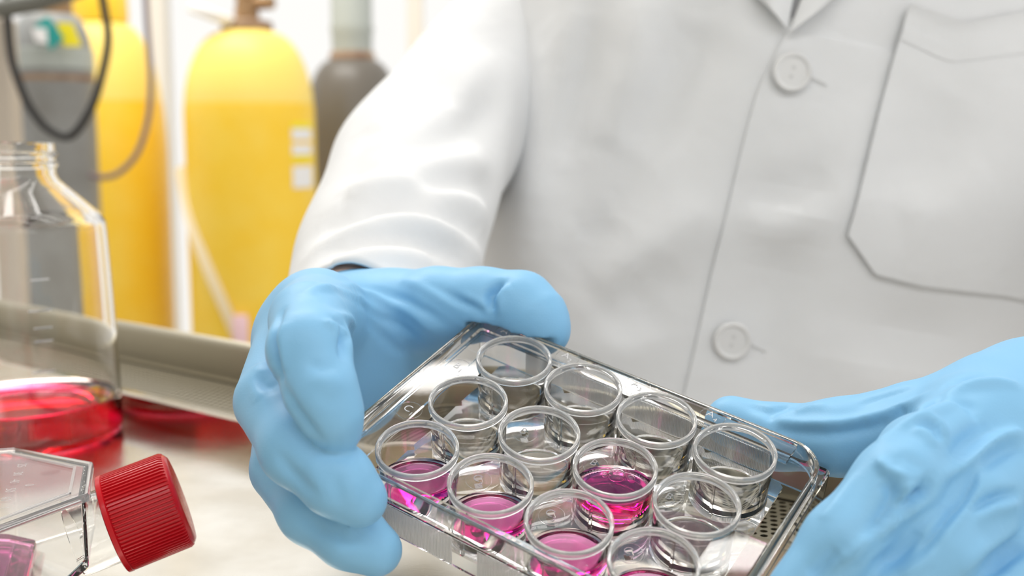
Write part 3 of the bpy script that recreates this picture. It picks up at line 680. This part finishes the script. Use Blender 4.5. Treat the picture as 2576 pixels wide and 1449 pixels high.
# lapels and the shirt seen in the notch of the collar
def tri(a, b, c, d): return lambda u, v: lerp(lerp(a, b, u), lerp(d, c, u), v)
patch('lapel', tri(TP(1962, 84), TP(1885, 0), TP(1800, -140), TP(1985, -40)), 14, 14, lambda u, v: 0.006 + 0.004 * math.sin(math.pi * u), 0.003)
patch('lapel', tri(TP(1966, 92), TP(2090, -5), TP(2210, -120), TP(2015, -40)), 14, 14, lambda u, v: 0.008 + 0.005 * math.sin(math.pi * u), 0.003)
patch('shirt', tri(TP(1975, 60), TP(2020, 10), TP(2060, -140), TP(1940, -140)), 8, 8, 0.0045, 0.001, SHIRT)
# buttons
bt = [(0, -0.0012), (0.0096, -0.0012), (0.0099, -0.0004), (0.0097, 0.0010), (0.0088, 0.0018), (0.0078, 0.0016), (0.0072, 0.0008), (0, 0.0007)]
bt = [(r, z) for r, z in bt]
for px, py in ((1977, 188), (1845, 858), (1720, 1520)):
    x, z = TP(px, py); y = float(front(x, z)) + 0.0052; c = T(x, z, y)
    e = 1e-3; nx = -(float(front(x + e, z)) - float(front(x - e, z))) / (2 * e); nz = -(float(front(x, z + e)) - float(front(x, z - e))) / (2 * e)
    d = TN + 0.3 * nx * TR + 0.3 * nz * TU; a, b_, d = frame(d, TU); M = np.eye(4); M[:3, 0] = a; M[:3, 1] = b_; M[:3, 2] = d; M[:3, 3] = c
    V, F = lathe(bt, 40); bo = pm('button', move(V, M), F, BUTTON, COAT, 50)
    hv = [lathe([(0, 0.0009), (0.0011, 0.0009), (0.0011, 0.0006), (0, 0.0006)], 10) for _ in range(2)]
    parts = [([(p[0] + q * 0.0002, p[1] + q * 0.0023, p[2]) for p in v], f) for q, (v, f) in zip((-1, 1), hv)]
    V, F = merge(parts); pm('button_hole', move(V, M), F, THREAD, COAT, 50)
    x2, z2 = TP(px + 46, py + 10); pts = [T(x2 + k * 0.0012, z2 - 0.0003 * k, float(front(x2 + k * 0.0012, z2)) + 0.0032) for k in range(9)]
    pm('buttonhole_stitch', *tube(pts, 0.00035, 6), THREAD, COAT)
# sleeves
def sleeve(rows, n, strokes, label, seed):
    R = spline(rows, n); path = np.array([P(a, b, d * 1e-3) for a, b, d, r in R]); rad = R[:, 3] * 1e-3
    V, F = tube(path, rad, 120, False); V = np.array(V); N = normals(V, F)
    i = np.repeat(np.arange(n), 120) / n; a = np.tile(np.arange(120) / 120 * 2 * math.pi, n)
    V += N * (0.0020 * np.sin(26 * i + 2.0 * np.sin(2 * a + seed) + 1.5 * np.sin(a)) * np.sin(math.pi * np.clip(i * 1.1, 0, 1)) * (0.6 + 0.4 * np.sin(3 * a + seed)))[:, None]
    V = sculpt(V, F, [(p, q * 1.5, t) for p, q, t in strokes]) if strokes else V
    # inner layer so the cuff has thickness
    N = normals(V, F); k = len(V); Vi = V - N * 0.0014; F2 = list(map(tuple, F)) + [tuple(k + q for q in f[::-1]) for f in F]
    e = (n - 1) * 120
    for q in range(120): F2.append((e + q, e + (q + 1) % 120, k + e + (q + 1) % 120, k + e + q)); F2.append((q, k + q, k + (q + 1) % 120, (q + 1) % 120))
    o = pm('sleeve', np.vstack([V, Vi]), F2, CLOTH, COAT, 180); o['label'] = label
ST_S = [([(1240, 120), (1180, 220), (1040, 330), (900, 380)], 3, 7), ([(1260, 250), (1150, 350), (1000, 420), (860, 440)], -3, 6), ([(1250, 400), (1120, 400), (1000, 420), (860, 500)], 4, 8), ([(1240, 470), (1150, 450), (1050, 480), (900, 520)], -4, 5),
        ([(1235, 540), (1150, 500), (1020, 470), (860, 500)], 4, 6), ([(1230, 600), (1120, 530), (960, 520), (790, 580)], -4, 5), ([(1220, 640), (1100, 570), (960, 560), (760, 640)], 3.5, 5), ([(1180, 650), (1080, 610), (960, 600), (800, 630)], -3, 4), ([(1100, 640), (960, 630), (820, 660)], 2.5, 4), ([(1050, 80), (1080, 200), (1150, 280)], -3, 8), ([(1180, 30), (1130, 130), (1100, 260)], 3, 9), ([(1000, 200), (960, 300), (920, 330)], 2, 7)]
sleeve([(1600, -260, 730, 52), (1400, 0, 705, 49), (1215, 228, 655, 46), (1090, 372, 605, 44), (1018, 525, 548, 43), (962, 712, 478, 39), (893, 850, 426, 29)], 110, ST_S, 'wide white sleeve pushed up off the wrist', 1.0)
sleeve([(2800, -450, 700, 54), (2960, -100, 680, 50), (3060, 250, 640, 47), (3080, 620, 560, 46), (2980, 900, 470, 40), (2860, 1020, 412, 34), (2800, 1050, 392, 32)], 90, [], 'white sleeve of the other arm', 2.3)

# ------------------------------------------------------------------ media bottle
def at(o, M): o.matrix_world = Matrix(M); return o
bc = on_plane(58, 1098, 0.0); bc[2] = 0.0003
BT = empty('media_bottle', tuple(bc)); tag(BT, 'clear round bottle without a cap standing on the work surface, red liquid inside', 'bottle')
mm = lambda prof: [(r * 1e-3, z * 1e-3) for r, z in prof]
outer = [(0, 2.5), (34, 2.0), (40, 0.3), (44, 0.2), (46.2, 1.5), (47, 4.5), (46.6, 30), (45.2, 70), (43.8, 100), (43.2, 105), (41.5, 108.5), (38.5, 111), (27, 121.5), (23.2, 125), (21.9, 127.5), (21.6, 130), (21.6, 131)]
thread = [(22.6, 131.6), (22.8, 133), (22.4, 133.8), (21.6, 134.2), (21.6, 136.0), (22.6, 136.6), (22.8, 137.6), (22.3, 138.4), (21.6, 138.8), (21.6, 141.2)]
lip = [(21.5, 142.6), (20.8, 143.2), (19.8, 143.2), (19.2, 142.6)]
inner = [(19.0, 131), (19.2, 127.5), (21.0, 123.5), (25.5, 119.5), (37, 109.0), (40.0, 106.5), (41.6, 104), (42.2, 100), (43.6, 70), (45.0, 30), (45.3, 6.5), (44, 4.2), (40, 3.6), (0, 4.6)]
mesh('glass_body', *lathe(mm(outer + thread + lip + inner), 96), GLASSY, BT, 40)
for k, (h, t) in enumerate(((40, '200'), (54, ''), (68, '300'), (82, ''), (60, ''))):
    a = math.radians(-52); r = 46.9 - h * 0.028
    V, F = box(-0.004 if not t else -0.006, 0.004, -0.0002, 0.0002, -0.0004, 0.0004)
    M = Matrix.Translation((r * 1e-3 * math.cos(a), r * 1e-3 * math.sin(a), h * 1e-3)) @ Matrix.Rotation(a + math.pi / 2, 4, 'Z')
    o = mesh('graduation_mark', V, F, MARK, BT, 0); o.matrix_local = M
lq = [(0, 4.2), (40, 3.2), (44.3, 3.9), (45.6, 6.4), (45.35, 18.8), (45.0, 19.7), (44.5, 19.0), (43.2, 18.4), (41, 18.1), (0, 18.0)]
o = mesh('red_liquid', *lathe(mm(lq), 96), REDMED, None, 50); o.location = tuple(bc); tag(o, 'red liquid filling the bottom of the uncapped bottle', 'liquid')

# ------------------------------------------------------------------ culture flask lying on the work surface, cap to the right
fa = np.array([0.951, 0.309, 0]); fb = np.array([-0.309, 0.951, 0]); fo = np.array([-0.1365, 0.353, 0.0004])
MF = np.eye(4); MF[:3, 0] = fa; MF[:3, 1] = fb; MF[:3, 2] = (0, 0, 1); MF[:3, 3] = fo
FL = empty('culture_flask', M=Matrix(MF)); tag(FL, 'clear flat culture flask with a red ribbed cap lying on the work surface', 'flask')
# outline in plan (x along the neck, y across), millimetres
plan = [(0, 18), (-26, 45), (-120, 45), (-120, -45), (-26, -45), (0, -18)]
def hull(ins, z0, z1, zn):                      # body: flat underside rising towards the neck face
    pl = []
    for x, y in plan:
        pl.append((x + (-ins if x == 0 else ins if x == -120 else -ins * 0.4), y - math.copysign(ins * (0.8 if x == 0 else 1), y)))
    top = [(x, y, z1) for x, y in pl]; mid = [(x, y, zn if x > -10 else z0) for x, y in pl]; n = len(pl)
    V = mid + top; F = [tuple(range(n))[::-1], tuple(range(n, 2 * n))] + [(i, (i + 1) % n, n + (i + 1) % n, n + i) for i in range(n)]
    F = F[1:]; F += [(1, 4, 3, 2), (0, 5, 4, 1)]
    return [(a * 1e-3, b * 1e-3, c * 1e-3) for a, b, c in V], F
vo, fo_ = hull(0, 0.0, 37, 14); vi, fi = hull(1.5, 1.5, 35.5, 16)
fo_ = outward(vo, fo_); fi = [f[::-1] for f in outward(vi, fi)]
o = mesh('flask_body', *merge([(vo, fo_), (vi, fi)]), PLASTIC, FL, 0); bevel(o, 0.0006, 2)
# raised bead round the top face
bead = [(x * 0.985 + (0.4 if x == 0 else -0.6), y * 1.0, 0) for x, y in plan]
loops = []
for q, z in ((0.5, 35.0), (-1.1, 35.0), (-1.1, 36.9), (-0.7, 37.6), (0.2, 37.6), (0.5, 36.9)):
    loops.append([((x - (q if x == 0 else -q if x == -120 else q * 0.4)) * 1e-3, (y - math.copysign(q * (0.8 if x == 0 else 1), y)) * 1e-3, z * 1e-3) for x, y in plan])
mesh('top_bead', *ring_sweep(loops), EDGE, FL, 40)
loops = []
for q, z in ((4.2, 36.9), (5.0, 36.9), (5.0, 37.5), (4.2, 37.5)):
    loops.append([((x - (q if x == 0 else -q if x == -120 else q * 0.4)) * 1e-3, (y - math.copysign(q * (0.8 if x == 0 else 1), y)) * 1e-3, z * 1e-3) for x, y in plan])
mesh('top_bead', *ring_sweep(loops), EDGE, FL, 40)
nd = fa * 0.95 + np.array([0, 0, 0.30]); nd /= np.linalg.norm(nd)
capc = P(371, 1285, 0.373); nk0 = capc - nd * 0.022
def along_axis(c, d):
    x, y, z = frame(d); M = np.eye(4); M[:3, 0] = x; M[:3, 1] = y; M[:3, 2] = z; M[:3, 3] = c; return np.linalg.inv(MF) @ M
MN = along_axis(capc, nd)
nv, nf = lathe(mm([(11.5, -24), (12.6, -24), (12.6, -8), (12.6, 7), (12.2, 7.6), (11.3, 7.6), (11.0, 7), (11.0, -24)] + [(11.5, -24)]), 48)
mesh('neck', move(nv, MN), nf, PLASTIC, FL, 40)
# cap: smooth skirt ring, ribs, domed end
R_, n = 16.3, 76; V, F = [], []
capo = [(14.2, -11.6), (16.1, -11.6), (16.55, -11.3), (16.6, -9.9), (16.3, -9.7), (15.7, -9.3), (15.7, 9.6), (15.2, 10.7), (14.2, 11.4), (12.5, 11.6), (0, 11.7), (0, 9.6), (13.9, 9.4), (14.0, -11.4), (14.2, -11.6)]
cv, cf = lathe(mm(capo), 80); CAP = mesh('screw_cap', move(cv, MN), cf, REDCAP, FL, 40); CAP['label'] = 'red ribbed screw cap'
rv2, rf2 = [], []
for k in range(n):
    a = 2 * math.pi * k / n; ca, sa = math.cos(a), math.sin(a); i = len(rv2)
    for z, rr in ((-9.5, 16.45), (9.2, 16.4), (10.2, 15.9)):
        for q, dr in ((-0.40, -0.9), (-0.20, 0), (0.20, 0), (0.40, -0.9)):
            r = rr + dr; rv2.append(((r * ca - q * sa) * 1e-3, (r * sa + q * ca) * 1e-3, z * 1e-3))
    for j in range(2):
        for q in range(3): b = i + 4 * j + q; rf2.append((b, b + 1, b + 5, b + 4))
    rf2 += [(i + 3, i + 2, i + 1, i), (i + 8, i + 9, i + 10, i + 11), (i + 3, i, i + 4, i + 7), (i + 7, i + 4, i + 8, i + 11)]
rib = mesh('grip_ribs', move(rv2, MN), rf2, REDCAP, FL, 30); rib.parent = CAP; rib['kind'] = 'stuff'
# printed scale on the top face
for tx, (px, py), rot in (('25', (54, 1172), 0), ('30', (44, 1193), 0), ('40', (36, 1212), 0), ('50', (25, 1234), 0), ('60', (14, 1256), 0), ('1', (8, 1279), 0), ('0', (73, 1221), 1)):
    v, f = text_mesh(tx, 4.2, 0.05); wpt = on_plane(px, py, 0.0372); c, s = math.cos(-1.2), math.sin(-1.2)
    M = np.linalg.inv(MF) @ np.array([*wpt, 1]); a = -1.57
    v = [((x * math.cos(a) - y * math.sin(a)) * 1e-3 + M[0], (x * math.sin(a) + y * math.cos(a)) * 1e-3 + M[1], z * 1e-3 + M[2]) for x, y, z in v]
    mesh('scale_number', v, f, WHITEL, FL, 0)
# pink liquid inside the flask: a shallow pool along its far end
lp_ = [(-19, 28), (-28, 37), (-40, 43.2), (-118.3, 43.2), (-118.3, -43.2), (-30, -43.2), (-22, -34), (-19, -20)]
V, F = prism([(x * 1e-3, y * 1e-3) for x, y in lp_], 0.00155, 0.0095); o = mesh('pink_liquid', V, F, PINK2, None, 0); bevel(o, 0.0012, 2)
o.matrix_world = Matrix(MF); tag(o, 'pink liquid lying in the bottom of the flat culture flask', 'liquid')

# ------------------------------------------------------------------ gas cylinders and pipes behind the cabinet
def cyl_at(name, px, d, width_px, top_py, body_m, parts, label, kind='gas cylinder', group=None):
    rad = width_px / 2 / FPX * d; c = P(px, 340, d); r0 = Vector((c[0], c[1], ZF)); R_ = empty(name, r0); tag(R_, label, kind, group)
    zt = P(px, top_py, d)[2] - ZF
    return R_, rad, zt
def dome(rad, zt, rn, hs, n=14):                # shoulder from the straight wall up to the neck radius
    out = []
    for i in range(n + 1):
        a = math.pi / 2 * i / n; out.append((rn + (rad - rn) * math.cos(a) ** 0.9, zt - hs + hs * math.sin(a)))
    return out
# big yellow cylinder in the middle
def label_on(R_, rad, ang0, ang1, z0, z1, m, name='label'):
    n = 10; V = []
    for r in (rad + 0.0005, rad + 0.0015):
        for z in (z0, z1):
            for k in range(n + 1): a = ang0 + (ang1 - ang0) * k / n; V.append((r * math.cos(a), r * math.sin(a), z))
    w_ = n + 1; F = []
    for k in range(n): F += [(k, k + 1, w_ + k + 1, w_ + k), (2 * w_ + k, 3 * w_ + k, 3 * w_ + k + 1, 2 * w_ + k + 1), (k, 2 * w_ + k, 2 * w_ + k + 1, k + 1), (w_ + k, w_ + k + 1, 3 * w_ + k + 1, 3 * w_ + k)]
    F += [(0, w_, 3 * w_, 2 * w_), (n, 2 * w_ + n, 3 * w_ + n, w_ + n)]
    return mesh(name, V, F, m, R_, 30)
def zpx(py, d): return P(0, py, d)[2] - ZF
d = 2.05
R1, rad, zt = cyl_at('gas_cylinder', 630, d, 322, 82, 0, None, 'tall yellow gas cylinder in the middle, white strap across it')
zb = zpx(252, d)
hs = zpx(82, d) - zpx(300, d)
dm = dome(rad, zt, 0.036, hs, 18)
low = [p for p in dm if p[1] < zb]; high = [p for p in dm if p[1] >= zb]
mesh('body', *lathe([(0, 0.004), (rad - 0.012, 0.0), (rad, 0.015)] + low + [(low[-1][0] - 0.004, low[-1][1] + 0.002), (0, low[-1][1])], 64), YEL, R1, 40)
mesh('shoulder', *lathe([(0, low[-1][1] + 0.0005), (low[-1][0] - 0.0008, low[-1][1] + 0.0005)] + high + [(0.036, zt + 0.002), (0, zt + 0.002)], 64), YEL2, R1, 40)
mesh('neck_ring', *lathe([(0, zt), (0.044, zt), (0.046, zt + 0.006), (0.044, zt + 0.016), (0.030, zt + 0.020), (0, zt + 0.020)], 40), RUST, R1, 40)
mesh('valve', *merge([lathe([(0, zt + 0.018), (0.020, zt + 0.018), (0.022, zt + 0.030), (0.018, zt + 0.055), (0.022, zt + 0.060), (0.014, zt + 0.095), (0, zt + 0.095)], 24), tube([(0, 0, zt + 0.048), (0.05, -0.02, zt + 0.048)], 0.012, 12)]), BRASS, R1, 40)
wv2, wf2 = lathe([(0.030, -0.006), (0.036, -0.010), (0.042, -0.006), (0.043, 0.006), (0.036, 0.010), (0.030, 0.006), (0.012, 0.004), (0.012, -0.004), (0.030, -0.006)], 32)
o = mesh('hand_wheel', wv2, wf2, WHITEP, R1, 40); o.matrix_local = Matrix.Translation((-0.055, -0.03, zpx(45, d))) @ Matrix.Rotation(0.35, 4, 'Y')
for py0, py1, m in ((308, 322, YELL), (324, 352, WHITEL), (362, 388, WHITEL), (392, 404, YELL), (416, 470, WHITEL)):
    label_on(R1, rad, math.radians(-40), math.radians(-12), zpx(py1, d), zpx(py0, d), m)
# strap across it
sp = []
for px, py in ((455, 420), (500, 545), (540, 640), (585, 740), (630, 850)):
    x = (px - 630) / FPX * d; y = -math.sqrt(max(rad * rad - x * x, 0.0001)) - 0.003; sp.append((x, y, zpx(py, d)))
sp = spline(sp, 24); V, F = [], []
for i, p in enumerate(sp):
    for q, t in ((-0.010, 0), (0.010, 0), (0.010, -0.003), (-0.010, -0.003)): V.append((p[0] + q * 0.9, p[1] + t, p[2] + q * 0.35))
for i in range(23):
    for k in range(4): F.append((4 * i + k, 4 * i + (k + 1) % 4, 4 * i + 4 + (k + 1) % 4, 4 * i + 4 + k))
F += [(3, 2, 1, 0), (92, 93, 94, 95)]
mesh('strap', V, F, STRAPM, R1, 30)
V, F = lathe([(0, -0.030), (0.012, -0.030), (0.014, -0.026), (0.014, 0.020), (0.012, 0.026), (0, 0.026)], 24)
e = sp[-3]; mesh('strap_tag', [(x + e[0] + 0.012, y * 0.4 + e[1] - 0.006, z + e[2]) for x, y, z in V], F, mat('pale_pink_plastic', (0.90, 0.62, 0.66), 0.5), R1, 40)  # pale pink tag hanging at the strap's lower end
# second yellow cylinder, partly behind the grey one
d2 = 2.15; R2, rad, zt = cyl_at('gas_cylinder', 265, d2, 300, 60, 0, None, 'yellow gas cylinder partly hidden behind the grey cylinder and hoses')
zb = zpx(250, d2); dm = dome(rad, zt, 0.036, zpx(60, d2) - zpx(400, d2), 18); low = [p for p in dm if p[1] < zb]; high = [p for p in dm if p[1] >= zb]
mesh('body', *lathe([(0, 0.004), (rad - 0.012, 0.0), (rad, 0.015)] + low + [(0, low[-1][1])], 64), YEL, R2, 40)
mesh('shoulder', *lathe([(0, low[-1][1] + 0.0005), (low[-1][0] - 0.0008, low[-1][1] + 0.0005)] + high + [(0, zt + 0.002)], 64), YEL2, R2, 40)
mesh('cap', *lathe([(0, zt), (0.050, zt), (0.052, zt + 0.01), (0.050, zt + 0.07), (0.040, zt + 0.085), (0, zt + 0.09)], 40), YEL, R2, 40)
for py0, py1, m in ((285, 400, YELL), (405, 490, WHITEL)): label_on(R2, rad, math.radians(-100), math.radians(-86), zpx(py1, d2), zpx(py0, d2), m)
# grey cylinder with a pale cap, right
d3 = 2.35; R3, rad, zt = cyl_at('gas_cylinder', 890, d3, 240, 150, 0, None, 'dark grey gas cylinder with a pale grey valve cap beside the sleeve')
mesh('body', *lathe([(0, 0.004), (rad - 0.01, 0.0), (rad, 0.015)] + dome(rad, zt, 0.036, zpx(150, d3) - zpx(330, d3), 16) + [(0, zt + 0.001)], 64), BROWNC, R3, 40)
mesh('collar', *lathe([(0, zt - 0.002), (0.046, zt - 0.002), (0.047, zt + 0.008), (0.043, zt + 0.014), (0, zt + 0.014)], 40), RUST, R3, 40)
mesh('valve_cap', *lathe([(0, zt + 0.013), (0.041, zt + 0.013), (0.042, zt + 0.05), (0.045, zt + 0.06), (0.042, zt + 0.07), (0.042, zt + 0.15), (0.034, zt + 0.175), (0, zt + 0.18)], 40), GREYP, R3, 40)
# grey cylinder at the left with labels
d4 = 1.75; R4, rad, zt = cyl_at('gas_cylinder', 143, d4, 192, 40, 0, None, 'grey gas cylinder at the left with a teal diamond label')
mesh('body', *lathe([(0, 0.004), (rad - 0.01, 0.0), (rad, 0.015)] + dome(rad, zt, 0.030, zpx(40, d4) - zpx(175, d4), 16) + [(0, zt + 0.001)], 64), GREYC, R4, 40)
mesh('shoulder_band', *lathe([(rad - 0.002, zpx(176, d4)), (rad + 0.0012, zpx(176, d4)), (rad + 0.0006, zpx(128, d4)), (rad - 0.008, zpx(122, d4)), (rad - 0.012, zpx(150, d4)), (rad - 0.002, zpx(176, d4))], 64), GREYP, R4, 40)
mesh('rust_band', *lathe([(rad - 0.001, zpx(206, d4)), (rad + 0.0006, zpx(206, d4)), (rad + 0.0006, zpx(192, d4)), (rad - 0.001, zpx(192, d4)), (rad - 0.001, zpx(206, d4))], 64), RUST, R4, 40)
mesh('neck', *lathe([(0, zt), (0.032, zt), (0.032, zt + 0.03), (0.02, zt + 0.04), (0, zt + 0.04)], 32), BRASS, R4, 40)
def card(R_, pts, d, thick, m, name, dy):       # thin printed label standing off the shoulder
    base = np.array(R_.location); V = []
    for t in (0, thick): V += [P(a, b, d) - base + np.array([0, dy + t, 0]) for a, b in pts]
    n = len(pts); F = [tuple(range(n)), tuple(range(n, 2 * n))[::-1]] + [(i, n + i, n + (i + 1) % n, (i + 1) % n) for i in range(n)]
    return mesh(name, V, F, m, R_, 0)
card(R4, [(88, 62), (120, 40), (160, 96), (128, 126)], 1.66, 0.0015, TEALL, 'diamond_label', 0)
card(R4, [(80, 72), (116, 70), (120, 110), (90, 104)], 1.655, 0.001, WHITEL, 'label', 0)
card(R4, [(142, 56), (182, 58), (205, 116), (160, 116)], 1.67, 0.0015, YELL, 'label', 0)
# beige post, slanting pipe
po = empty('post', tuple(P(12, 340, 1.6) * (1, 1, 0) + np.array([0, 0, ZF]))); tag(po, 'beige enamel post at the left edge behind the bottle', 'post')
o = mesh('column', *box(-0.019, 0.019, -0.02, 0.02, 0, zpx(52, 1.6)), BEIGE, po, 0); bevel(o, 0.004)
o = mesh('base_plate', *box(-0.05, 0.05, -0.05, 0.05, 0, 0.008), BEIGE, po, 0)
o = mesh('pipe', *tube([P(-160, 30, 1.5), P(0, 22, 1.5), P(90, 6, 1.5), P(200, -30, 1.5), P(330, -80, 1.5)], 0.0125, 20), mat('dark_pipe', (0.16, 0.16, 0.14), 0.4)); tag(o, 'grey pipe slanting across the top left corner', 'pipe')
# hoses
bh = [(246, -60), (262, 20), (272, 100), (256, 190), (228, 275), (178, 342), (122, 326), (78, 275), (52, 220), (30, 150), (20, 60), (16, -40)]
path = spline([P(a, b, 1.55 - 0.05 * i / 11) for i, (a, b) in enumerate(bh)], 70); o = mesh('black_hose', *tube(path, 0.0056, 14), BLACKR, None, 180); tag(o, 'thick black rubber hose hanging in a loop at the top left', 'hose')
ph = [(364, -60), (370, 60), (379, 200), (372, 300), (345, 385), (300, 434), (258, 446), (225, 440)]
path = spline([P(a, b, 1.72) for a, b in ph], 60); o = mesh('mauve_hose', *tube(path, 0.0044, 12), PURPR, None, 180); tag(o, 'thin mauve hose curving in front of the yellow cylinder', 'hose')
